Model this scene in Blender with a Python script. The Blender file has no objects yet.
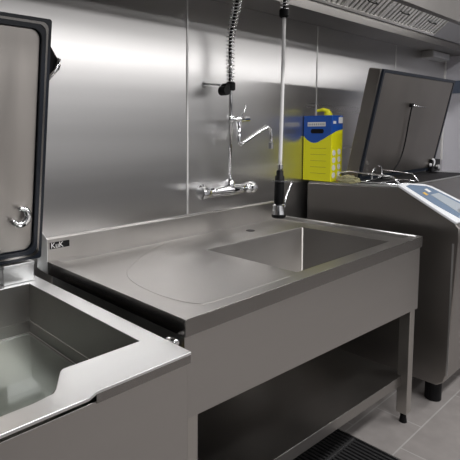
import bpy, bmesh, math, random
from mathutils import Vector, Matrix
random.seed(4)
C = bpy.context.scene.collection
S = bpy.context.scene
TXV = -.18
ZT = 0.832          # height of the sink table top above the floor
def V(x, y, z): return Vector((x, y, z + ZT))

# ------------------------------------------------------------------ camera
cam = bpy.data.cameras.new('camera'); camo = bpy.data.objects.new('camera', cam); C.objects.link(camo)
R = Matrix(((0.76335, 0.06123, -0.64308), (-0.64596, 0.06283, -0.76078), (-0.00617, 0.99614, 0.08751)))
camo.matrix_world = Matrix.Translation(V(-0.7926, -1.5293, 0.4587)) @ R.to_4x4()
cam.sensor_width = 36; cam.lens = 487.3 / 460 * 36
cam.shift_x = (230 - 155.7) / 460; cam.shift_y = -(230 - 173.0) / 460
cam.clip_start = 0.02
S.camera = camo

# ------------------------------------------------------------------ light
w = bpy.data.worlds.new('world'); S.world = w; w.use_nodes = True
w.node_tree.nodes['Background'].inputs[0].default_value = (0.8, 0.85, 0.9, 1)
w.node_tree.nodes['Background'].inputs[1].default_value = 0.3
def area(name, loc, rot, sx, sy, power, col=(1, .975, .965)):
    l = bpy.data.lights.new(name, 'AREA'); l.shape = 'RECTANGLE'; l.size = sx; l.size_y = sy; l.energy = power; l.color = col
    o = bpy.data.objects.new(name, l); C.objects.link(o); o.location = loc; o.rotation_euler = rot
    return o
area('ceiling_lamp', (2.8, -3.25, 2.20), (math.radians(28), 0, 0), 11.4, .12, 50)
area('ceiling_lamp', (0.4, -1.9, 2.66), (0, 0, 0), 1.3, .30, 38)
area('ceiling_lamp', (2.6, -1.9, 2.66), (0, 0, 0), 1.3, .30, 30)
area('filter_fill_light', (2.1, -.57, 1.30 + ZT), (math.radians(104), 0, 0), 2.6, .04, 5)  # unseen fill light added inside the hood to brighten the filters
S.view_settings.view_transform = 'Standard'; S.view_settings.look = 'None'
S.view_settings.gamma = 1; S.view_settings.use_curve_mapping = False
S.view_settings.exposure = 0.15

# ------------------------------------------------------------------ materials
def nodes(name):
    m = bpy.data.materials.new(name); m.use_nodes = True
    nt = m.node_tree; b = nt.nodes['Principled BSDF']
    return m, nt, b
def plain(name, col, rough=.5, metal=0, **kw):
    m, nt, b = nodes(name)
    b.inputs['Base Color'].default_value = (*col, 1); b.inputs['Roughness'].default_value = rough; b.inputs['Metallic'].default_value = metal
    for k, v in kw.items(): b.inputs[k].default_value = v
    return m
def steel(name, col=(.56, .545, .53), rough=.3, aniso=0, tan=(1, 0, 0), smudge=.08, scale=(3, 3, 3), tint=.08):
    """brushed stainless steel: smudged roughness, slight wear in the tone, directional brushing"""
    m, nt, b = nodes(name); L = nt.links.new
    g = nt.nodes.new('ShaderNodeNewGeometry')
    mp = nt.nodes.new('ShaderNodeMapping'); mp.inputs['Scale'].default_value = scale
    L(g.outputs['Position'], mp.inputs['Vector'])
    n = nt.nodes.new('ShaderNodeTexNoise'); n.inputs['Scale'].default_value = 1.6; n.inputs['Detail'].default_value = 3; n.inputs['Roughness'].default_value = .45
    L(mp.outputs[0], n.inputs['Vector'])
    r = nt.nodes.new('ShaderNodeMapRange'); r.inputs['From Min'].default_value = .0; r.inputs['From Max'].default_value = 1.0; r.clamp = False
    r.inputs['To Min'].default_value = max(.03, rough - smudge); r.inputs['To Max'].default_value = rough + smudge
    L(n.outputs['Fac'], r.inputs['Value']); L(r.outputs[0], b.inputs['Roughness'])
    mx = nt.nodes.new('ShaderNodeMix'); mx.data_type = 'RGBA'
    mx.inputs['A'].default_value = (*[c * (1 - tint) for c in col], 1); mx.inputs['B'].default_value = (*[min(1, c * (1 + tint)) for c in col], 1)
    L(n.outputs['Fac'], mx.inputs['Factor']); L(mx.outputs['Result'], b.inputs['Base Color'])
    b.inputs['Metallic'].default_value = 1
    if aniso:
        b.inputs['Anisotropic'].default_value = aniso
        c = nt.nodes.new('ShaderNodeCombineXYZ')
        for i in range(3): c.inputs[i].default_value = tan[i]
        L(c.outputs[0], b.inputs['Tangent'])
    return m
M = {}
M['wall'] = steel('brushed_wall_steel', (.66, .655, .65), .29, .75, (1, 0, 0), .05, (.15, 1, 7), .10)
M['seam'] = plain('bright_seam_strip', (.72, .72, .71), .4, .3)
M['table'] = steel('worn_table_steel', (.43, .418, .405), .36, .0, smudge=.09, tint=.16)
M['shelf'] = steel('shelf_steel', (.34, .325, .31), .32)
M['edge'] = steel('darkened_edge_steel', (.27, .26, .25), .22)  # smoother steel with the dark reflections of the edges put into its colour
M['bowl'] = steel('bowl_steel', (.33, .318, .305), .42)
M['plug'] = plain('dark_plug', (.05, .047, .045), .5)
M['leg'] = steel('satin_leg_steel', (.50, .48, .45), .38)
M['panel'] = steel('brushed_panel_steel', (.46, .444, .428), .36, .5, (1, 0, 0), .04, (.6, 1, 4))
M['side'] = steel('brushed_side_steel', (.38, .36, .342), .34, .5, (0, 1, 0), .05, (1, .6, 4))
M['stained'] = steel('streaked_lid_steel', (.47, .445, .42), .42, 0, (1, 0, 0), .12, (9, 3, 1.2), .22)
M['lid'] = steel('dark_lid_steel', (.29, .27, .25), .38, .3, (1, 0, 0), .08, (6, 3, 1), .15)
M['rim'] = steel('satin_rim_steel', (.78, .79, .79), .36)
M['well'] = steel('pan_well_steel', (.46, .45, .43), .36, smudge=.1, tint=.15)
M['hood'] = steel('hood_steel', (.58, .575, .565), .42)
M['gutter'] = steel('gutter_steel', (.27, .26, .25), .45)
M['filter'] = steel('filter_steel', (.92, .91, .88), .5)
M['chrome'] = plain('chrome', (.85, .86, .88), .08, 1)
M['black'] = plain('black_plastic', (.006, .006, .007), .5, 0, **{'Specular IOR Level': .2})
M['rubber'] = plain('dark_blue_rubber', (.006, .010, .018), .35)
M['hose'] = plain('white_hose', (.86, .86, .86), .35)
M['white'] = plain('white_plastic', (.75, .76, .78), .35)
M['bezel'] = plain('pale_bezel', (.84, .87, .90), .3)
M['screen'] = plain('grey_blue_panel', (.16, .23, .33), .25)
M['display'] = plain('pale_display', (.42, .47, .52), .2)
M['amber'] = plain('amber_key', (.8, .5, .1), .4)
M['yellow'] = plain('yellow_plastic', (.80, .78, .02), .45)
M['paper'] = plain('white_label', (.8, .8, .8), .6)
M['ink'] = plain('grey_ink', (.35, .36, .4), .6)
M['card'] = plain('brown_card', (.45, .25, .10), .8)
M['foil'] = plain('clear_film', (.75, .72, .45), .25, 0, **{'Transmission Weight': .5})
M['brass'] = plain('brass', (.75, .55, .15), .25, 1)
M['iron'] = plain('dark_grate_iron', (.06, .06, .062), .35, .5)
M['steel_trim'] = plain('grate_frame_steel', (.45, .45, .46), .35, 1)
M['plaster'] = plain('white_wall_paint', (.62, .63, .64), .6)
M['ceiling'] = plain('ceiling_paint', (.7, .7, .7), .8)
M['leftwall'] = plain('dark_reflection_paint', (.10, .10, .105), .5)  # dark room put into the colour, so steel facing it reflects dark
M['rightwall'] = plain('pale_grey_lilac_paint', (.55, .55, .60), .45)
M['band'] = plain('slate_blue_band', (.10, .13, .19), .4)
M['water'] = plain('water', (.91, .97, .945), .04, 0, **{'Transmission Weight': 1.0, 'IOR': 1.33})
# floor tiles
m, nt, b = nodes('grey_floor_tiles'); L = nt.links.new
g = nt.nodes.new('ShaderNodeNewGeometry'); mp = nt.nodes.new('ShaderNodeMapping')
mp.inputs['Location'].default_value = (TXV, .135, 0); L(g.outputs['Position'], mp.inputs['Vector'])
bt = nt.nodes.new('ShaderNodeTexBrick'); L(mp.outputs[0], bt.inputs['Vector'])
bt.inputs['Scale'].default_value = 1; bt.inputs['Brick Width'].default_value = .6; bt.inputs['Row Height'].default_value = .2
bt.inputs['Mortar Size'].default_value = .003; bt.inputs['Mortar Smooth'].default_value = .2; bt.offset = .35
bt.inputs['Color1'].default_value = (.30, .28, .27, 1); bt.inputs['Color2'].default_value = (.34, .32, .31, 1); bt.inputs['Mortar'].default_value = (.46, .45, .44, 1)
n = nt.nodes.new('ShaderNodeTexNoise'); n.inputs['Scale'].default_value = 14; n.inputs['Detail'].default_value = 6
L(g.outputs['Position'], n.inputs['Vector'])
mx = nt.nodes.new('ShaderNodeMix'); mx.data_type = 'RGBA'; mx.blend_type = 'MULTIPLY'; mx.inputs['Factor'].default_value = .35
L(bt.outputs['Color'], mx.inputs['A']); L(n.outputs['Fac'], mx.inputs['B']); L(mx.outputs['Result'], b.inputs['Base Color'])
b.inputs['Roughness'].default_value = .45
M['tiles'] = m
# canister card: blue over yellow with a wavy border that runs round the corner
BX0, BX1, BY0, BY1, BZ0, BZ1 = 1.592, 1.705, -.155, .016, .177, .532
m, nt, b = nodes('blue_and_yellow_card'); L = nt.links.new
g = nt.nodes.new('ShaderNodeNewGeometry'); sp = nt.nodes.new('ShaderNodeSeparateXYZ'); L(g.outputs['Position'], sp.inputs[0])
def mrange(a0, a1, t0, t1, src):
    r = nt.nodes.new('ShaderNodeMapRange')
    for k, v in zip(('From Min', 'From Max', 'To Min', 'To Max'), (a0, a1, t0, t1)): r.inputs[k].default_value = v
    L(src, r.inputs['Value']); return r.outputs[0]
def math2(op, a, bb):
    q = nt.nodes.new('ShaderNodeMath'); q.operation = op
    for i, x in enumerate((a, bb)):
        if isinstance(x, (int, float)): q.inputs[i].default_value = x
        else: L(x, q.inputs[i])
    return q.outputs[0]
s = math2('ADD', mrange(BY1, BY0, 0, .6, sp.outputs['Y']), mrange(BX0, BX1, 0, .4, sp.outputs['X']))
fc = nt.nodes.new('ShaderNodeFloatCurve'); cv = fc.mapping.curves[0]
for i, (x, y) in enumerate(((0, .70), (.12, .61), (.26, .585), (.42, .64), (.6, .72), (1, .79))):
    if i < 2: cv.points[i].location = (x, y)
    else: cv.points.new(x, y)
cv.points[-1].location = (1, .79); fc.mapping.update()
L(s, fc.inputs['Value'])
zf = mrange(BZ0 + ZT, BZ1 + ZT, 0, 1, sp.outputs['Z'])
st = math2('GREATER_THAN', zf, fc.outputs[0])
mx = nt.nodes.new('ShaderNodeMix'); mx.data_type = 'RGBA'
mx.inputs['A'].default_value = (.86, .84, .01, 1); mx.inputs['B'].default_value = (.01, .085, .42, 1)
L(st, mx.inputs['Factor']); L(mx.outputs['Result'], b.inputs['Base Color']); b.inputs['Roughness'].default_value = .4
M['card_box'] = m

# ------------------------------------------------------------------ mesh helpers
def add_box(bm, a, c, mat=None):
    a, c = V(*a), V(*c)
    vs = [bm.verts.new((x, y, z)) for z in (a.z, c.z) for y in (a.y, c.y) for x in (a.x, c.x)]
    if mat is not None:
        for v in vs: v.co = mat @ v.co
    for f in ((0, 2, 3, 1), (4, 5, 7, 6), (0, 1, 5, 4), (2, 6, 7, 3), (0, 4, 6, 2), (1, 3, 7, 5)): bm.faces.new([vs[i] for i in f])
def add_quad(bm, pts): return bm.faces.new([bm.verts.new(V(*p)) for p in pts])
def add_prism(bm, prof, x0, x1):
    """(y, z) outline pushed along x"""
    n = len(prof)
    a = [bm.verts.new(V(x0, y, z)) for y, z in prof]; c = [bm.verts.new(V(x1, y, z)) for y, z in prof]
    bm.faces.new(a); bm.faces.new(c[::-1])
    for i in range(n): bm.faces.new((a[i], c[i], c[(i + 1) % n], a[(i + 1) % n]))
def add_poly(bm, top, thick):
    """outline of 3D points, given thickness along a vector"""
    t = Vector(thick); n = len(top)
    a = [bm.verts.new(V(*p)) for p in top]; c = [bm.verts.new(V(*p) + t) for p in top]
    bm.faces.new(a); bm.faces.new(c[::-1])
    for i in range(n): bm.faces.new((a[i], c[i], c[(i + 1) % n], a[(i + 1) % n]))
def add_tube(bm, pts, r, seg=12, radii=None, cap=True):
    P = [V(*p) for p in pts]; n = len(P)
    up = None; rings = []
    for i in range(n):
        d = ((P[min(i + 1, n - 1)] - P[i]).normalized() + (P[i] - P[max(i - 1, 0)]).normalized())
        if d.length < 1e-6: d = P[min(i + 1, n - 1)] - P[max(i - 1, 0)]
        d.normalize()
        if up is None: up = d.orthogonal().normalized()
        up = up - d * up.dot(d)
        up = up.normalized() if up.length > 1e-6 else d.orthogonal().normalized()
        sd = d.cross(up); rr = radii[i] if radii else r
        rings.append([bm.verts.new(P[i] + (up * math.cos(2 * math.pi * k / seg) + sd * math.sin(2 * math.pi * k / seg)) * rr) for k in range(seg)])
    for a, c in zip(rings, rings[1:]):
        for k in range(seg): bm.faces.new((a[k], a[(k + 1) % seg], c[(k + 1) % seg], c[k]))
    if cap: bm.faces.new(rings[0][::-1]); bm.faces.new(rings[-1])
def smooth_path(pts, n=8):
    """Catmull-Rom through the points"""
    out = []; q = [Vector(p) for p in pts]; q = [q[0] * 2 - q[1]] + q + [q[-1] * 2 - q[-2]]
    for i in range(1, len(q) - 2):
        for k in range(n):
            t = k / n; a, b_, c, d = q[i - 1], q[i], q[i + 1], q[i + 2]
            out.append(.5 * ((2 * b_) + (c - a) * t + (2 * a - 5 * b_ + 4 * c - d) * t * t + (3 * b_ - a - 3 * c + d) * t ** 3))
    out.append(q[-2]); return [tuple(p) for p in out]
def obj(name, bm, m, parent=None, bevel=0, smooth=False, recalc=True):
    if recalc: bmesh.ops.recalc_face_normals(bm, faces=bm.faces)
    me = bpy.data.meshes.new(name)
    if parent is not None:
        bm.transform(Matrix.Translation(-parent.location))
        off = Vector()
    else:      # origin at the base of the thing
        zs = [v.co for v in bm.verts]
        off = Vector((sum(v.x for v in zs) / len(zs), sum(v.y for v in zs) / len(zs), min(v.z for v in zs)))
        bm.transform(Matrix.Translation(-off))
    bm.to_mesh(me); bm.free(); me.materials.append(m)
    if smooth:
        for p in me.polygons: p.use_smooth = True
    o = bpy.data.objects.new(name, me); C.objects.link(o)
    if parent is not None: o.parent = parent
    else: o.location = off
    if bevel:
        md = o.modifiers.new('bevel', 'BEVEL'); md.width = bevel; md.segments = 2; md.limit_method = 'ANGLE'; md.angle_limit = math.radians(35)
        md.harden_normals = True
        for p in me.polygons: p.use_smooth = True
    return o
def sub(name, bm, m, parent, **k):
    """a sub-part: parented to a part that sits at its thing's origin"""
    root = parent.parent
    bmesh.ops.recalc_face_normals(bm, faces=bm.faces)
    loc = root.location
    bm.transform(Matrix.Translation(-loc))
    me = bpy.data.meshes.new(name); bm.to_mesh(me); bm.free(); me.materials.append(m)
    if k.get('smooth') or k.get('bevel'):
        for p in me.polygons: p.use_smooth = True
    o = bpy.data.objects.new(name, me); C.objects.link(o); o.parent = parent
    if k.get('bevel'):
        md = o.modifiers.new('bevel', 'BEVEL'); md.width = k['bevel']; md.segments = 2; md.limit_method = 'ANGLE'; md.angle_limit = math.radians(35); md.harden_normals = True
    return o
def tag(o, label, cat, group=None):
    o['label'] = label; o['category'] = cat
    if group: o['group'] = group
    return o
def thing(name, label, cat, loc, group=None):
    o = bpy.data.objects.new(name, None); C.objects.link(o); o.location = loc; o.empty_display_size = .05
    return tag(o, label, cat, group)
def B(*boxes):
    bm = bmesh.new()
    for a, c in boxes: add_box(bm, a, c)
    return bm
def T(pts, r, seg=12, radii=None):
    bm = bmesh.new(); add_tube(bm, pts, r, seg, radii); return bm
def PR(prof, x0, x1):
    bm = bmesh.new(); add_prism(bm, prof, x0, x1); return bm
def struct(name, bm, m):
    o = obj(name, bm, m); o['kind'] = 'structure'; return o
def rrect(x0, x1, z0, z1, r, n=6):
    p = []
    for cx, cz, a0 in ((x1 - r, z1 - r, 0), (x0 + r, z1 - r, 90), (x0 + r, z0 + r, 180), (x1 - r, z0 + r, 270)):
        for k in range(n + 1):
            a = math.radians(a0 + 90 * k / n); p.append((cx + r * math.cos(a), cz + r * math.sin(a)))
    return p

# ------------------------------------------------------------------ the room
F = -ZT; XL, XR, YF, YW, ZC, XE = -3.2, 3.63, -3.6, .02, 2.7 - ZT, 9.0
struct('floor', B(((XL, YF, F - .1), (XE, YW, F))), M['tiles'])
struct('wall_back', B(((XL, YW, F), (XE, YW + .1, ZC))), M['wall'])
struct('wall_right', B(((XR, -.95, F), (XR + .1, YW, ZC))), M['rightwall'])
struct('wall_far', B(((XE, YF, F), (XE + .1, YW + .1, ZC))), M['plaster'])
struct('wall_left', B(((XL - .1, YF, F), (XL, YW + .1, ZC))), M['leftwall'])
struct('wall_front', B(((XL, YF - .1, F), (XE, YF, ZC))), M['plaster'])
struct('ceiling', B(((XL, YF, ZC), (XE, YW, ZC + .1))), M['ceiling'])
for i, x in enumerate((-.29, .700, 1.72, 2.71)):
    struct('trim_%d' % (i + 1), B(((x - .0045, YW - .003, .085), (x + .0045, YW, 1.036))), M['seam'])
struct('trim_5', B(((XR - .03, YW - .006, .2), (XR - .003, YW, 1.05))), M['seam'])
struct('trim_7', B(((XL, YF, -.50), (XE, YF + .03, -.05))), M['leftwall'])  # unseen dark band added to show as a reflection in the back wall
struct('trim_8', B(((XL, YF, .50), (XE, YF + .03, .57))), M['leftwall'])  # unseen dark rail, added for a dark line reflected in the back wall
struct('trim_6', B(((XR - .006, -.95, .74), (XR, YW, .84))), M['band'])

# ------------------------------------------------------------------ extractor hood
HZ = 1.037
hood = thing('extractor_hood', 'long stainless steel extractor hood along the top of the back wall', 'extractor hood', V(.9, -.3, HZ))
bm = bmesh.new()
add_prism(bm, [(YW - .001, HZ), (-.158, HZ), (-.158, 1.084), (-.150, 1.084), (-.150, 1.05), (YW - .001, 1.05)], -1.6, XR - .005)
obj('grease_gutter', bm, M['gutter'], hood, bevel=.002)
bm = bmesh.new()
add_prism(bm, [(YW - .001, 1.051), (YW - .009, 1.051), (YW - .009, 1.60), (-1.0, 1.60), (-1.0, 1.62), (YW - .001, 1.62)], -1.6, XR - .005)
obj('canopy', bm, M['hood'], hood)
obj('front_lip', PR([(-.585, .985), (-.615, .985), (-.615, 1.599), (-.585, 1.599)], -1.6, XR - .005), M['gutter'], hood, bevel=.002)
th = math.radians(40); dy, dz = -math.cos(th), math.sin(th)
FY, FZ = -.166, 1.086
def fpt(x, s, h): return (x, FY + dy * s - dz * h * 1.0, FZ + dz * s + dy * h)   # s up the slope, h out of it towards the room
def slab(bm, x0, x1, s0, s1, h0, h1):
    vs = [bm.verts.new(V(*fpt(x, s_, h))) for h in (h0, h1) for s_ in (s0, s1) for x in (x0, x1)]
    for f in ((0, 2, 3, 1), (4, 5, 7, 6), (0, 1, 5, 4), (2, 6, 7, 3), (0, 4, 6, 2), (1, 3, 7, 5)): bm.faces.new([vs[i] for i in f])
bm = bmesh.new(); slab(bm, 2.845, XR - .01, .0, .42, -.012, .0); obj('blanking_plate', bm, M['hood'], hood)
names = ['rightmost of the ribbed steel grease filters in the hood, beside the plain plate',
         'second ribbed steel grease filter from the right end of the row in the hood',
         'third ribbed steel grease filter from the right end of the row in the hood',
         'leftmost visible ribbed steel grease filter in the hood, above the white hose side']
FS = .43
for i, lab in enumerate(names):
    x1 = 2.84 - i * .402; x0 = x1 - .398
    t = thing('grease_filter', lab, 'grease filter', V(*fpt((x0 + x1) / 2, 0, 0)), 'baffle filters in the hood')
    bm = bmesh.new()
    slab(bm, x0, x0 + .012, 0, FS, -.03, .0); slab(bm, x1 - .012, x1, 0, FS, -.03, .0)
    slab(bm, x0 + .012, x1 - .012, 0, .014, -.03, .0); slab(bm, x0 + .012, x1 - .012, FS - .014, FS, -.03, .0)
    obj('filter_frame', bm, M['filter'], t)
    bm = bmesh.new(); k = 8; pw = (x1 - x0 - .03) / k
    for j in range(k):
        a = x0 + .015 + j * pw
        slab(bm, a, a + pw * .58, .014, FS - .014, -.012, -.004)
    obj('baffles', bm, M['filter'], t)
    bm = bmesh.new(); slab(bm, x0 + .012, x1 - .012, .014, FS - .014, -.030, -.026); obj('gap_shade_sheet', bm, M['black'], t)  # black sheet standing in for the shade between the baffles
    xm = (x0 + x1) / 2
    bm = bmesh.new()
    P = [fpt(xm - .05, .085, -.004), fpt(xm - .05, .085, .012), fpt(xm + .05, .085, .012), fpt(xm + .05, .085, -.004)]
    add_tube(bm, P, .0035, 8); obj('handle', bm, M['black'], t, smooth=True)
t = thing('junction_box', 'small grey metal junction box under the right end of the hood', 'junction box', V(3.3, -.03, .985))
obj('case', B(((3.13, -.06, .985), (3.46, YW - .001, 1.036))), M['hood'], t, bevel=.004)
obj('cover', B(((3.14, -.063, .99), (3.45, -.0605, 1.030))), M['rim'], t)

# ------------------------------------------------------------------ sink table
W, D, HS = 1.4, .70, .0806
sL, sR, sB, sF, TE = .579, 1.249, -.211, -.626, .045
tab = thing('sink_table', 'stainless steel sink table with drainboard on the left and sink bowl at right', 'sink', V(.7, -.35, F))
bm = bmesh.new()
xs = [0, .036, .040, sL, sR, W - .042, W - .038, W]; ys = [-D, -D + .040, -D + .044, sF, sB, -.001, 0]
rec = lambda i, j: -.012 if 2 <= i <= 5 and 2 <= j <= 5 else 0
g = {}
for i, x in enumerate(xs):
    for j, y in enumerate(ys): g[i, j] = bm.verts.new(V(x, y, rec(i, j)))
for i in range(len(xs) - 1):
    for j in range(len(ys) - 1):
        if (i, j) == (3, 3): continue
        bm.faces.new((g[i, j], g[i + 1, j], g[i + 1, j + 1], g[i, j + 1]))
# folded skirt on three sides
def skirt(a, c, inn):
    add_poly(bm, [(*a, 0), (*c, 0), (*c, -TE), (*a, -TE)], inn)
bm2 = bmesh.new()
obj('table_top', bm, M['table'], tab, recalc=True)
bm = bmesh.new()
add_poly(bm, [(0, -D, -.0005), (W, -D, -.0005), (W, -D, -TE), (0, -D, -TE)], (0, .003, 0))
add_poly(bm, [(0, -D + .003, -.0005), (0, 0, -.0005), (0, 0, -TE), (0, -D + .003, -TE)], (.003, 0, 0))
add_poly(bm, [(W, -D + .003, -.0005), (W, 0, -.0005), (W, 0, -TE), (W, -D + .003, -TE)], (-.003, 0, 0))
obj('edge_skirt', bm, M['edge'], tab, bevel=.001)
# bowl with rounded corners
bm = bmesh.new(); ring = lambda r, z, e: [bm.verts.new(V(x, y, z)) for x, y in rrect(sL + e, sR - e, sF + e, sB - e, r, 6)]
# the rim corner ring meets the square opening
r0 = ring(.001, -.012, 0); r1 = ring(.010, -.016, .001); r2 = ring(.010, -.235, .006); r3 = ring(.03, -.252, .022); r4 = ring(.03, -.255, .10)
for a, c in ((r0, r1), (r1, r2), (r2, r3), (r3, r4)):
    for k in range(len(a)): bm.faces.new((a[k], a[(k + 1) % len(a)], c[(k + 1) % len(a)], c[k]))
bm.faces.new(r4)
for f in bm.faces: f.normal_update()
o = obj('sink_bowl', bm, M['bowl'], tab, smooth=True); 
bm = bmesh.new()
add_prism(bm, [(0, -.012), (0, HS - .002), (.002, HS), (YW - .001, HS + .002), (YW - .001, -.03), (.003, -.03)], 0, W)
obj('splashback', bm, M['table'], tab, bevel=.0015)
bm = bmesh.new(); add_poly(bm, [(-.001, 0, -.045), (-.001, 0, HS), (-.030, YW - .001, .137), (-.030, YW - .001, -.02)], (.002, 0, 0))
obj('end_plate', bm, M['rim'], tab)
# front apron, its lower edge drops slightly to the right
bm = bmesh.new(); add_poly(bm, [(.004, -D + .008, -.02), (W - .003, -D + .008, -.02), (W - .003, -D + .008, -.318), (.004, -D + .008, -.262)], (0, .004, 0))
obj('front_apron', bm, M['panel'], tab, bevel=.001)
bm = bmesh.new(); add_poly(bm, [(.006, -D + .013, -.02), (.006, -.02, -.02), (.006, -.02, -.26), (.006, -D + .013, -.26)], (.003, 0, 0))
obj('side_apron', bm, M['rim'], tab)
for lx, ly in ((.035, -D + .036), (W - .037, -D + .036), (.035, -.04), (W - .037, -.04)):
    lg = obj('leg', B(((lx - .023, ly - .023, F + .045), (lx + .023, ly + .023, -.03))), M['leg'], tab, bevel=.004)
    bm = bmesh.new(); add_tube(bm, [(lx, ly, F), (lx, ly, F + .004), (lx, ly, F + .03), (lx, ly, F + .046)], .014, 14, [.016, .016, .012, .012])
    sub('foot', bm, M['black'], lg, smooth=True)
bm = bmesh.new()
zl, zr = -.560, -.618
vs = []
for x, z in ((.012, zl), (W - .012, zr)):
    vs.append([bm.verts.new(V(x, y, z + q)) for y, q in ((-D + .04, 0), (-D + .04, -.043), (-D + .043, -.043), (-D + .043, -.003), (-.012, -.003), (-.012, 0))])
for k in range(6): bm.faces.new((vs[0][k], vs[1][k], vs[1][(k + 1) % 6], vs[0][(k + 1) % 6]))
bm.faces.new(vs[0]); bm.faces.new(vs[1][::-1])
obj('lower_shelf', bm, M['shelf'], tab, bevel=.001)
bd = obj('badge', B(((.010, -.0015, .043), (.088, -.0001, .066))), M['black'], tab)
# raised lettering on the badge
cu = bpy.data.curves.new('txt', 'FONT'); cu.body = 'KuK'; cu.size = .028; cu.extrude = .0003; cu.offset = .0001
to = bpy.data.objects.new('txt', cu); C.objects.link(to); bpy.context.view_layer.update()
me = bpy.data.meshes.new_from_object(to.evaluated_get(bpy.context.evaluated_depsgraph_get())); bpy.data.objects.remove(to)
me.transform(Matrix.Translation(V(.0125, -.0019, .0455) - tab.location) @ Matrix.Rotation(math.pi / 2, 4, 'X'))
me.materials.clear(); me.materials.append(M['paper'])
lo = bpy.data.objects.new('lettering', me); C.objects.link(lo); lo.parent = bd
# plugged tap hole and pressed outline of the draining area
obj('hole_plug', T([(.993, -.100, -.0115), (.993, -.100, -.0095)], .021, 24, [.021, .019]), M['plug'], tab, smooth=False)
pts = smooth_path([(.53, -.03, -.0122), (.40, -.08, -.0122), (.262, -.168, -.0122), (.163, -.247, -.0122), (.108, -.355, -.0122), (.093, -.50, -.0122), (.12, -.61, -.0122), (.19, -.635, -.0122), (.56, -.636, -.0122)], 8)
obj('drainer_ridge', T(pts, .0012, 6), M['table'], tab, smooth=True)
obj('rim_bead', T([(W - .022, -D + .02, 0), (W - .022, -.01, 0)], .003, 8), M['rim'], tab, smooth=True)

# ------------------------------------------------------------------ pre-rinse tap on the wall
px, py = .893, -.06
tap = thing('pre_rinse_tap', 'chrome wall-mounted pre-rinse tap with spring riser and hanging spray gun', 'tap', V(px, YW, .19))
for fx in (px - .105, px + .085):
    obj('wall_flange', T([(fx, YW - .001, .185), (fx, YW - .012, .185), (fx, YW - .016, .185), (fx, py, .185)], .028, 20, [.032, .029, .015, .015]), M['chrome'], tap, smooth=True)
bm = bmesh.new()
add_tube(bm, [(px - .125, py, .185), (px - .12, py, .185), (px - .07, py, .185), (px - .03, py, .185), (px + .03, py, .185), (px + .07, py, .185), (px + .10, py, .185)], .018, 18, [.019, .023, .022, .026, .026, .022, .021])
add_tube(bm, [(px, py, .16), (px, py, .165), (px, py, .21), (px, py, .222), (px, py, .235)], .014, 16, [.012, .022, .022, .019, .014])
obj('mixer_body', bm, M['chrome'], tap, smooth=True)
for sx, cx in ((-1, px - .125), (1, px + .10)):
    bm = bmesh.new()
    add_tube(bm, [(cx, py, .185), (cx + sx * .006, py, .185), (cx + sx * .05, py, .185), (cx + sx * .066, py, .185), (cx + sx * .070, py, .185)], .02, 10, [.016, .022, .029, .028, .018])
    obj('knob', bm, M['chrome'], tap, bevel=.002)
obj('riser_pipe', T([(px, py, .2), (px, py, .66), (px - .004, py, .80)], .008, 14), M['chrome'], tap, smooth=True)
# hose inside the spring and the spring wound round it
core = smooth_path([(px - .002, py, .665), (px - .005, py, .78), (px - .020, -.075, .87), (px - .055, -.13, .955), (.80, -.185, 1.02), (.83, -.225, 1.10), (.93, -.235, 1.135), (1.03, -.225, 1.10), (1.082, -.205, 1.03), (1.087, -.20, .975)], 10)
obj('upper_hose', T(core, .007, 10), M['black'], tap, smooth=True)
def coil(path, r, pitch, wire):
    P = [Vector(p) for p in path]; out = []; ph = 0; up = Vector((1, 0, 0)); acc = 0
    for a, c in zip(P, P[1:]):
        L_ = (c - a).length; n_ = max(2, int(L_ / pitch * 12)); d = (c - a).normalized()
        up = (up - d * up.dot(d)).normalized(); sd = d.cross(up)
        for k in range(n_):
            q = a + (c - a) * (k / n_); ph += L_ / n_ / pitch * 2 * math.pi
            out.append(tuple(q + up * math.cos(ph) * r + sd * math.sin(ph) * r))
    return T(out, wire, 5)
obj('spring', coil(core, .0175, .0165, .0030), M['chrome'], tap, smooth=True)
cz = .655
bm = bmesh.new()
add_tube(bm, [(px, py, cz - .022), (px, py, cz - .018), (px, py, cz + .012), (px, py, cz + .016)], .02, 20, [.016, .021, .021, .016])
add_tube(bm, [(px - .045, py - .02, cz - .024), (px - .045, py + .018, cz - .024)], .021, 16)
add_box(bm, (px - .045, py - .012, cz - .018), (px, py + .012, cz + .008))
cl = obj('clamp', bm, M['black'], tap, bevel=.002)
sub('wall_stay', T([(px - .01, py, cz), (px - .05, py + .03, cz + .003), (px - .09, YW - .008, cz + .005), (px - .09, YW - .001, cz + .005)], .006, 10, [.006, .006, .006, .015]), M['chrome'], cl, smooth=True)
# side tap with a swivelling cranked spout
bm = bmesh.new()
add_tube(bm, [(px, py, .488), (px, py, .492), (px, py, .522), (px, py, .526)], .015, 16, [.010, .015, .015, .010])
add_tube(bm, [(px, py, .506), (px + .035, py, .506), (px + .037, py, .506), (px + .085, py, .506), (px + .087, py, .506), (px + .125, py, .508)], .011, 16, [.010, .010, .015, .015, .010, .013])
st = obj('side_tap', bm, M['chrome'], tap, smooth=True)
sub('lever', T([(px + .075, py, .515), (px + .09, py - .005, .54), (px + .095, py - .008, .572)], .005, 8, [.006, .004, .0035]), M['chrome'], st, smooth=True)
sub('spout', T([(px + .058, py, .50), (px + .058, py, .41), (px + .060, py, .398), (px + .072, py - .002, .392), (px + .20, py - .012, .452), (px + .245, py - .016, .470), (px + .265, py - .018, .462), (px + .275, py - .019, .43), (px + .276, py - .019, .395)], .008, 14, [.011, .009, .009, .009, .009, .010, .010, .010, .012]), M['chrome'], st, smooth=True)
sub('aerator', T([(px + .276, py - .019, .396), (px + .276, py - .019, .366)], .012, 14), M['steel_trim'], st)
gx, gy = 1.087, -.20
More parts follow.
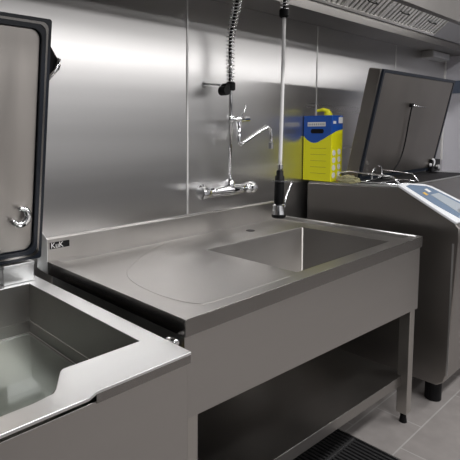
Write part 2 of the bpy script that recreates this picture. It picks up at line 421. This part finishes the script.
bm = bmesh.new(); add_tube(bm, [(gx, gy, .995), (gx, gy, .99), (gx, gy, .962), (gx, gy, .955)], .02, 18, [.017, .021, .021, .014])
obj('collar', bm, M['black'], tap, smooth=False, bevel=.001)
obj('hose', T(smooth_path([(gx, gy, .975), (gx, gy, .8), (gx - .006, gy, .5), (gx - .012, gy, .29)], 6), .0085, 12), M['hose'], tap, smooth=True)
gx -= .012
gun = obj('spray_gun', T([(gx, gy, .275), (gx, gy, .268), (gx, gy, .25), (gx - .001, gy, .245), (gx - .002, gy, .20), (gx - .004, gy, .15), (gx - .005, gy, .125), (gx - .006, gy, .11)], .015, 16, [.010, .016, .016, .021, .022, .022, .021, .015]), M['black'], tap, smooth=True)
sub('ferrule', T([(gx, gy, .30), (gx, gy, .297), (gx, gy, .28), (gx, gy, .272)], .012, 14, [.009, .0125, .0125, .010]), M['chrome'], gun)
sub('hook_ring', T([(gx - .001, gy, .228), (gx - .001, gy, .221)], .033, 20), M['chrome'], gun)
sub('valve_head', T([(gx - .006, gy, .118), (gx - .006, gy, .112), (gx - .008, gy - .002, .085), (gx - .01, gy - .004, .068)], .02, 18, [.018, .026, .028, .029]), M['chrome'], gun)
sub('spray_face', T([(gx - .01, gy - .004, .070), (gx - .01, gy - .004, .060), (gx - .01, gy - .004, .055)], .026, 20, [.032, .032, .026]), M['black'], gun)
sub('lever', T(smooth_path([(gx + .018, gy, .085), (gx + .038, gy - .002, .10), (gx + .042, gy - .002, .125), (gx + .055, gy, .15), (gx + .098, gy, .212)], 5), .0045, 8), M['chrome'], gun, smooth=True)

# ------------------------------------------------------------------ tilting pans
def lid_matrix(base, ang):
    return Matrix.Translation(V(*base)) @ Matrix.Rotation(ang, 4, 'X') @ Matrix.Translation(Vector((0, 0, -ZT)))
def ring_slab(bm, outer, inner, y0, y1):
    n = len(outer); q = lambda p, y: bm.verts.new(V(p[0], y, p[1]))
    a, c = [q(p, y0) for p in outer], [q(p, y0) for p in inner]; d, e = [q(p, y1) for p in outer], [q(p, y1) for p in inner]
    for k in range(n):
        l = (k + 1) % n
        bm.faces.new((a[k], a[l], c[l], c[k])); bm.faces.new((d[k], e[k], e[l], d[l]))
        bm.faces.new((a[k], d[k], d[l], a[l])); bm.faces.new((c[k], c[l], e[l], e[k]))
def plate(bm, outline, y0, y1):
    a = [bm.verts.new(V(p[0], y0, p[1])) for p in outline]; c = [bm.verts.new(V(p[0], y1, p[1])) for p in outline]
    bm.faces.new(a); bm.faces.new(c[::-1])
    for k in range(len(a)): l = (k + 1) % len(a); bm.faces.new((a[k], c[k], c[l], a[l]))
def c_hook(bm, x, z, r, y):
    """drip hook: a thick letter C bent out of the lid"""
    pts = [(x + r * math.cos(a), y, z + r * math.sin(a)) for a in [math.radians(q) for q in range(195, 466, 18)]]
    n = len(pts); add_tube(bm, pts, .009, 10, [.007 + .006 * math.sin(math.pi * k / (n - 1)) for k in range(n)])

# --- left pan
pan = thing('tilting_pan', 'open stainless steel tilting pan with raised lid, cut off by the left edge', 'tilting pan', V(-.6, -.4, F))
PX0, PX1, PZ = -1.15, -.054, -.036
cb = obj('cabinet', B(((PX0 + .01, -.745, F + .10), (PX1 - .010, -.03, PZ - .21))), M['panel'], pan, bevel=.003)
bm = bmesh.new()
add_box(bm, (PX0 + .01, -.766, F + .12), (PX1 - .001, -.7455, PZ - .027)); add_box(bm, (PX0 + .01, -.04, F + .12), (PX1 - .008, -.012, PZ - .03))
add_box(bm, (PX1 - .010, -.7455, F + .12), (PX1 - .004, -.012, PZ - .03))
obj('outer_panels', bm, M['panel'], pan, bevel=.002)
for lx, ly in ((-1.05, -.66), (-.14, -.66), (-1.05, -.1), (-.14, -.1)):
    obj('foot', T([(lx, ly, F), (lx, ly, F + .11)], .03, 16), M['black'], pan)
# rim with a pouring lip: outline of the opening, and the plate round it
opn = [(-.107, -.075), (-.107, -.655), (-.312, -.655), (-.322, -.662), (-.362, -.718), (-.372, -.728), (-.416, -.735), (-.80, -.735), (-.84, -.655), (-1.09, -.655), (-1.09, -.075)]
out = [(PX1, 0.0), (PX1, -.776), (-.20, -.776), (-.306, -.776), (-.330, -.786), (-.36, -.786), (-.45, -.786), (-.80, -.786), (-.84, -.776), (PX0, -.776), (PX0, 0.0)]
bm = bmesh.new()
q = lambda p, z: bm.verts.new(V(p[0], p[1], z))
A, Bq, Cq, Dq = [q(p, PZ) for p in out], [q(p, PZ) for p in opn], [q(p, PZ - .008) for p in out], [q(p, PZ - .008) for p in opn]
for k in range(len(A)):
    l = (k + 1) % len(A)
    bm.faces.new((A[k], A[l], Bq[l], Bq[k])); bm.faces.new((Cq[k], Dq[k], Dq[l], Cq[l])); bm.faces.new((A[k], Cq[k], Cq[l], A[l])); bm.faces.new((Bq[k], Bq[l], Dq[l], Dq[k]))
obj('rim', bm, M['rim'], pan, bevel=.002)
obj('rim_skirt', B(((-.306, -.775, PZ - .026), (PX1 - .001, -.771, PZ - .0081)), ((PX1 - .005, -.771, PZ - .026), (PX1 - .001, -.002, PZ - .0081))), M['edge'], pan)
bm = bmesh.new()
def shrink(e, z): return [q((p[0] + (-e if p[0] > -.6 else e) , p[1] + (e if p[1] < -.4 else -e)), z) for p in opn]
def dropped(z, e):   # below the lip the well is a plain box
    b_ = [(-.107, -.075), (-.107, -.655), (-.312, -.655), (-.322, -.655), (-.362, -.655), (-.372, -.655), (-.416, -.655), (-.80, -.655), (-.84, -.655), (-1.09, -.655), (-1.09, -.075)]
    return [q((p[0] + (-e if p[0] > -.6 else e), p[1] + (e if p[1] < -.4 else -e)), z) for p in b_]
rg = [shrink(0, PZ - .002), shrink(.001, PZ - .03), dropped(-.10, .002), dropped(-.158, .004), dropped(-.159, .0055), dropped(-.196, .006), dropped(-.205, .016)]
for a, c in zip(rg, rg[1:]):
    for k in range(len(a)): l = (k + 1) % len(a); bm.faces.new((a[k], c[k], c[l], a[l]))
bm.faces.new(rg[-1])
obj('pan_well', bm, M['well'], pan)
tag(obj('cooking_water', B(((-1.079, -.644, -.2035), (-.118, -.086, -.196))), M['water']), 'shallow clear water lying in the bottom of the left open pan', 'water')['kind'] = 'stuff'
hb = obj('lid_hinge', B(((-.185, -.055, PZ + .001), (-.078, -.004, .018)), ((-.185, -.060, .018), (-.078, -.004, .030))), M['rim'], pan, bevel=.002)
LA = math.radians(8.6); LM = lid_matrix((0, -.063, .040), LA)     # lid leans towards the room
def lidpart(name, bm, m, root, mat, parent=None, **k):
    bm.transform(mat)
    return sub(name, bm, m, parent, **k) if parent else obj(name, bm, m, root, **k)
x0, x1, h = -1.15, -.058, .762
bm = bmesh.new(); plate(bm, rrect(x0, x1, 0, h, .012), .012, .07)
lid = lidpart('lid', bm, M['lid'], pan, LM, bevel=.003)
bm = bmesh.new(); ring_slab(bm, rrect(x0, x1, 0, h, .008), rrect(x0 + .010, x1 - .010, .010, h - .010, .02), -.004, .0118); lidpart('outer_seal', bm, M['rubber'], pan, LM, lid)
bm = bmesh.new(); ring_slab(bm, rrect(x0 + .011, x1 - .011, .011, h - .011, .02), rrect(x0 + .018, x1 - .018, .018, h - .018, .025), -.006, .0118); lidpart('seal_frame', bm, M['edge'], pan, LM, lid)
bm = bmesh.new(); ring_slab(bm, rrect(x0 + .019, x1 - .019, .019, h - .019, .03), rrect(x0 + .032, x1 - .032, .032, h - .032, .03), -.009, .0118); lidpart('inner_seal', bm, M['rubber'], pan, LM, lid)
bm = bmesh.new(); plate(bm, rrect(x0 + .033, x1 - .033, .033, h - .033, .03), .002, .0118); lidpart('inner_panel', bm, M['stained'], pan, LM, lid, bevel=.004)
bm = bmesh.new(); c_hook(bm, -.142, .155, .026, -.012); add_tube(bm, [(-.130, .003, .133), (-.130, -.014, .133)], .006, 8); lidpart('drip_hook', bm, M['chrome'], pan, LM, lid, smooth=True)
bm = bmesh.new(); plate(bm, [(x1 - .02, .68), (x1 + .030, .690), (x1 + .072, .630), (x1 + .066, .615), (x1 + .03, .575), (x1 - .02, .575)], .055, .075); hd = lidpart('handle_bracket', bm, M['black'], pan, LM, lid, bevel=.003)
bm = bmesh.new(); add_tube(bm, [(x1 + .026, .050, .588), (x1 + .048, .047, .612), (x1 + .058, .046, .650)], .007, 8); lidpart('handle_bar', bm, M['chrome'], pan, LM, lid, smooth=True)
# bits seen in the slot between pan and sink table
t = thing('pipe_valve', 'small chrome and brass pipe valve in the slot beside the sink table corner', 'valve', V(-.03, -.69, -.10))
obj('pipe', T([(-.022, -.67, -.14), (-.022, -.67, -.062)], .006, 10), M['brass'], t, smooth=True)
obj('valve_cap', T([(-.022, -.655, -.058), (-.022, -.665, -.057), (-.022, -.690, -.054), (-.022, -.694, -.054)], .011, 14, [.008, .0115, .0115, .007]), M['chrome'], t, smooth=True)

# --- right pan
RX0, RX1 = 1.58, 2.74
rp = thing('tilting_pan', 'closed-sided steel tilting pan right of the sink, its lid raised and leaning', 'tilting pan', V(2.15, -.4, F))
prof = [(-.022, .165), (-.50, .177), (-.525, .174), (-.762, .040), (-.778, .020), (-.782, -.03), (-.768, -.36), (-.756, -.66), (-.745, -.700), (-.715, -.722), (-.03, -.722)]
cab = obj('cabinet', PR(prof, RX0, RX1), M['side'], rp, bevel=.006)
bm = bmesh.new()
ox0, ox1, oy0, oy1 = 1.635, 2.62, -.505, -.215
pl_ = lambda y: .165 + (y + .022) * (.012 / -.478)
for a, c in (((RX0 + .004, -.515), (ox0, -.03)), ((ox1, -.515), (RX1 - .004, -.03)), ((ox0, -.515), (ox1, oy0)), ((ox0, oy1), (ox1, -.03))):
    add_poly(bm, [(a[0], a[1], pl_(a[1]) + .0005), (c[0], a[1], pl_(a[1]) + .0005), (c[0], c[1], pl_(c[1]) + .0005), (a[0], c[1], pl_(c[1]) + .0005)], (0, 0, .006))
obj('rim', bm, M['rim'], rp)
obj('opening_shade_sheet', B(((ox0, oy0, .1795), (ox1, oy1, .1805))), M['black'], rp)  # flat black sheet on the solid cabinet, painting the shade of an opening
bm = bmesh.new(); add_box(bm, (RX0 - .002, -.762, -.66), (RX0, -.755, -.05)); obj('corner_seam', bm, M['rim'], rp)
for lx, ly in ((1.665, -.675), (2.6, -.675), (1.665, -.12), (2.6, -.12)):
    obj('foot', T([(lx, ly, F), (lx, ly, F + .004), (lx, ly, F + .07), (lx, ly, F + .11)], .03, 20, [.034, .036, .036, .038]), M['black'], rp, smooth=False)
# slanted control console
sy, sz = -.23, -.132; sl = math.hypot(sy, sz); uy, uz = sy / sl, sz / sl; ny, nz = uz, -uy     # down the slope, and out of it
def cp(x, s_, hh=0): return (x, -.520 + uy * s_ + ny * hh, .178 + uz * s_ + nz * hh)
def cpoly(bm, pts, h0, h1): add_poly(bm, [cp(x, s_, h0) for x, s_ in pts], (0, ny * (h1 - h0), nz * (h1 - h0)))
bm = bmesh.new(); cpoly(bm, [(1.570, -.012), (1.64, -.016), (1.81, .016), (1.850, .04), (1.905, .18), (1.905, .285), (1.570, .285), (1.568, .21)], .001, .014)
con = obj('control_console', bm, M['bezel'], rp, bevel=.004)
bm = bmesh.new(); cpoly(bm, [(1.610, .010), (1.66, .006), (1.79, .036), (1.815, .060), (1.866, .19), (1.866, .270), (1.640, .270), (1.612, .16)], .014, .016); sub('key_panel', bm, M['screen'], con)
bm = bmesh.new(); cpoly(bm, [(1.70, .098), (1.80, .098), (1.835, .20), (1.835, .255), (1.70, .255)], .016, .0175); sub('display', bm, M['display'], con)
bm = bmesh.new(); cpoly(bm, [(1.655, .075), (1.68, .075), (1.68, .095), (1.655, .095)], .016, .0175); sub('key', bm, M['amber'], con)
bm = bmesh.new(); cpoly(bm, [(1.72, .055), (1.75, .055), (1.75, .080), (1.72, .080)], .016, .0175); sub('key', bm, M['paper'], con)
bm = bmesh.new(); add_tube(bm, [cp(1.735, .245, .018), cp(1.735, .245, .034), cp(1.735, .245, .038)], .020, 18, [.021, .019, .015]); sub('knob', bm, M['rim'], con)
# lid
RA = math.radians(11.2); RM = lid_matrix((0, -.282, .193), RA)
x0, x1, h = 1.648, 2.605, .572
bm = bmesh.new(); plate(bm, rrect(x0, x1, 0, h, .012), .010, .078)
lid = lidpart('lid', bm, M['lid'], rp, RM, bevel=.006)
bm = bmesh.new(); ring_slab(bm, rrect(x0, x1, 0, h, .008), rrect(x0 + .016, x1 - .016, .016, h - .016, .012), -.003, .0098); lidpart('outer_seal', bm, M['rubber'], rp, RM, lid)
bm = bmesh.new(); plate(bm, rrect(x0 + .017, x1 - .017, .017, h - .017, .012), .000, .0098); lidpart('inner_panel', bm, M['lid'], rp, RM, lid, bevel=.003)
bm = bmesh.new(); c_hook(bm, 2.545, .052, .020, -.010); add_tube(bm, [(2.545, .003, .034), (2.545, -.012, .034)], .008, 8); lidpart('drip_hook', bm, M['white'], rp, RM, lid, smooth=True)
bm = bmesh.new(); add_tube(bm, [(2.05, -.014, .404), (2.13, -.016, .400), (2.22, -.016, .398)], .004, 8, [.005, .0035, .003]); lidpart('temperature_probe', bm, M['chrome'], rp, RM, lid, smooth=True)
bm = bmesh.new(); add_tube(bm, [(2.045, .0, .404), (2.045, -.018, .404)], .012, 12); lidpart('probe_socket', bm, M['black'], rp, RM, lid)
bm = bmesh.new(); add_tube(bm, smooth_path([(2.045, -.012, .40), (2.060, -.010, .30), (2.075, -.010, .19), (2.06, -.012, .10), (2.0, -.012, .02)], 6), .004, 8); lidpart('probe_cable', bm, M['black'], rp, RM, lid, smooth=True)
hb = obj('lid_hinge', B(((2.53, -.31, .184), (2.66, -.27, .262))), M['black'], rp, bevel=.004)
sub('hinge_bolt', T([(2.60, -.309, .215), (2.60, -.325, .215)], .016, 14), M['rim'], hb)

# ------------------------------------------------------------------ things on the right pan
t = thing('wire_basket', 'shallow wire basket with two raised side rods on the right pan', 'basket', V(1.73, -.35, .186))
ZR = .189
obj('side_rod', T([(1.62, -.175, ZR), (1.62, -.195, .228), (1.62, -.245, .238), (1.62, -.47, .224), (1.62, -.505, ZR)], .0045, 8), M['chrome'], t, smooth=True)
obj('side_rod', T([(1.85, -.305, ZR), (1.85, -.315, .236), (1.85, -.36, .232), (1.85, -.465, .224), (1.85, -.497, ZR)], .0045, 8), M['chrome'], t, smooth=True)
bm = bmesh.new()
for y in (-.31, -.40, -.49): add_tube(bm, [(1.62, y, ZR), (1.85, y, ZR)], .002, 6)
add_tube(bm, [(1.62, -.175, ZR), (1.62, -.505, ZR)], .0025, 6); add_tube(bm, [(1.85, -.305, ZR), (1.85, -.497, ZR)], .0025, 6)
obj('wire_base', bm, M['chrome'], t, smooth=True)
bm = bmesh.new()
add_tube(bm, smooth_path([(1.70, -.325, ZR), (1.705, -.325, .235), (1.73, -.325, .250), (1.755, -.32, .235)], 6), .004, 8)
add_tube(bm, smooth_path([(1.76, -.33, .20), (1.80, -.33, .215), (1.80, -.325, .255), (1.77, -.325, .262)], 6), .004, 8)
obj('bent_handle', bm, M['chrome'], t, smooth=True)
# crumpled film and torn card beside the canister
bm = bmesh.new()
bmesh.ops.create_icosphere(bm, subdivisions=3, radius=1)
for v in bm.verts:
    n_ = 1 + .35 * math.sin(v.co.x * 7 + 2 * v.co.y) * math.cos(v.co.z * 6 + v.co.y * 5) + random.uniform(-.12, .12)
    v.co = V(1.607, -.245, .197) + Vector((v.co.x * .018, v.co.y * .060, v.co.z * .020)) * n_
    v.co.z = max(v.co.z, ZT + .1785)
tag(obj('plastic_film', bm, M['foil']), 'crumpled clear and yellowish plastic film beside the yellow canister', 'plastic film')
bm = bmesh.new(); add_poly(bm, [(1.594, -.185, .180), (1.632, -.165, .181), (1.632, -.235, .212), (1.605, -.250, .214)], (0, .002, .003))
tag(obj('cardboard_flap', bm, M['card']), 'torn brown cardboard piece leaning against the yellow canister', 'cardboard')
# canister
t = thing('cleaner_canister', 'blue and yellow cardboard cleaner canister with yellow cap on the right pan', 'canister', V((BX0 + BX1) / 2, (BY0 + BY1) / 2, BZ0))
obj('carton', B(((BX0, BY0, BZ0), (BX1, BY1, BZ1))), M['card_box'], t, bevel=.003)
obj('label', B(((BX0 - .001, -.118, .474), (BX0 - .0002, -.010, .497))), M['paper'], t)
bm = bmesh.new()
for k in range(9): add_box(bm, (BX0 - .0014, -.112 + k * .0112, .479), (BX0 - .0011, -.112 + k * .0112 + .007, .490))
obj('label_print', bm, M['ink'], t)
bm = bmesh.new()
prev = rrect(-.108, -.030, .436, .460, .010)
a = [bm.verts.new(V(BX0 - .001, y, z)) for y, z in prev]; bm.faces.new(a); c = [bm.verts.new(V(BX0 - .0002, y, z)) for y, z in prev]
for k in range(len(a)): l = (k + 1) % len(a); bm.faces.new((a[k], a[l], c[l], c[k]))
obj('grip_hole_patch', bm, M['black'], t)  # black patch on the carton, painting the dark inside of the grip hole
bm = bmesh.new()
for k in range(5): add_box(bm, (BX0 - .0006, -.125, .218 + k * .034), (BX0 - .0002, -.03, .221 + k * .034))
obj('faint_print', bm, plain('olive_ink', (.55, .52, .03), .6), t)
for i, xx in enumerate((BX0 + .025, BX0 + .078)):
    for k in range(4):
        zz = .212 + k * .040 + i * .004
        bm = bmesh.new(); add_tube(bm, [(xx, BY0 - .0012, zz), (xx, BY0 - .0002, zz)], .016, 20); obj('pictogram', bm, M['paper'], t)
obj('corner_label', B(((BX0 + .066, BY0 - .0012, .490), (BX1 - .006, BY0 - .0002, .522))), M['paper'], t)
obj('corner_label', B(((BX0 + .012, BY0 - .0012, .487), (BX0 + .040, BY0 - .0002, .502))), M['paper'], t)
bm = bmesh.new()
add_tube(bm, [(1.645, -.10, BZ1), (1.645, -.10, BZ1 + .012), (1.645, -.10, BZ1 + .014), (1.645, -.10, BZ1 + .024)], .02, 18, [.022, .022, .017, .015])
add_tube(bm, [(1.645, -.105, BZ1 + .020), (1.635, -.075, BZ1 + .032), (1.625, -.045, BZ1 + .026)], .012, 12, [.013, .011, .008])
obj('cap', bm, M['yellow'], t, smooth=False)

# ------------------------------------------------------------------ floor drain
t = thing('floor_drain', 'black slotted floor drain grating in a steel frame under the sink', 'floor drain', V(.8, -.7, F))
GX0, GX1, GY0, GY1 = .45, 1.09, -1.00, -.475
z0 = F + .0005
obj('frame', B(((GX0, GY0, z0), (GX1, GY0 + .008, F + .006)), ((GX0, GY1 - .008, z0), (GX1, GY1, F + .006)), ((GX0, GY0 + .008, z0), (GX0 + .008, GY1 - .008, F + .006)), ((GX1 - .008, GY0 + .008, z0), (GX1, GY1 - .008, F + .006))), M['steel_trim'], t)
obj('trough_shade_sheet', B(((GX0 + .008, GY0 + .008, z0), (GX1 - .008, GY1 - .008, F + .001))), M['black'], t)  # thin black sheet on the floor, painting the dark depth under the grating
for y0, y1 in ((GY0 + .010, -.790), (-.788, -.588), (-.584, GY1 - .010)):
    bm = bmesh.new(); k = 30; pw = (GX1 - GX0 - .02) / k
    for j in range(k): add_box(bm, (GX0 + .01 + j * pw, y0 + .006, F + .001), (GX0 + .01 + j * pw + pw * .5, y1 - .006, F + .0055))
    add_box(bm, (GX0 + .01, y0, F + .001), (GX1 - .01, y0 + .006, F + .0055)); add_box(bm, (GX0 + .01, y1 - .006, F + .001), (GX1 - .01, y1, F + .0055))
    obj('grating', bm, M['iron'], t)
obj('grating_joint', B(((GX0 + .012, -.588, F + .004), (GX1 - .012, -.584, F + .0065))), M['steel_trim'], t)
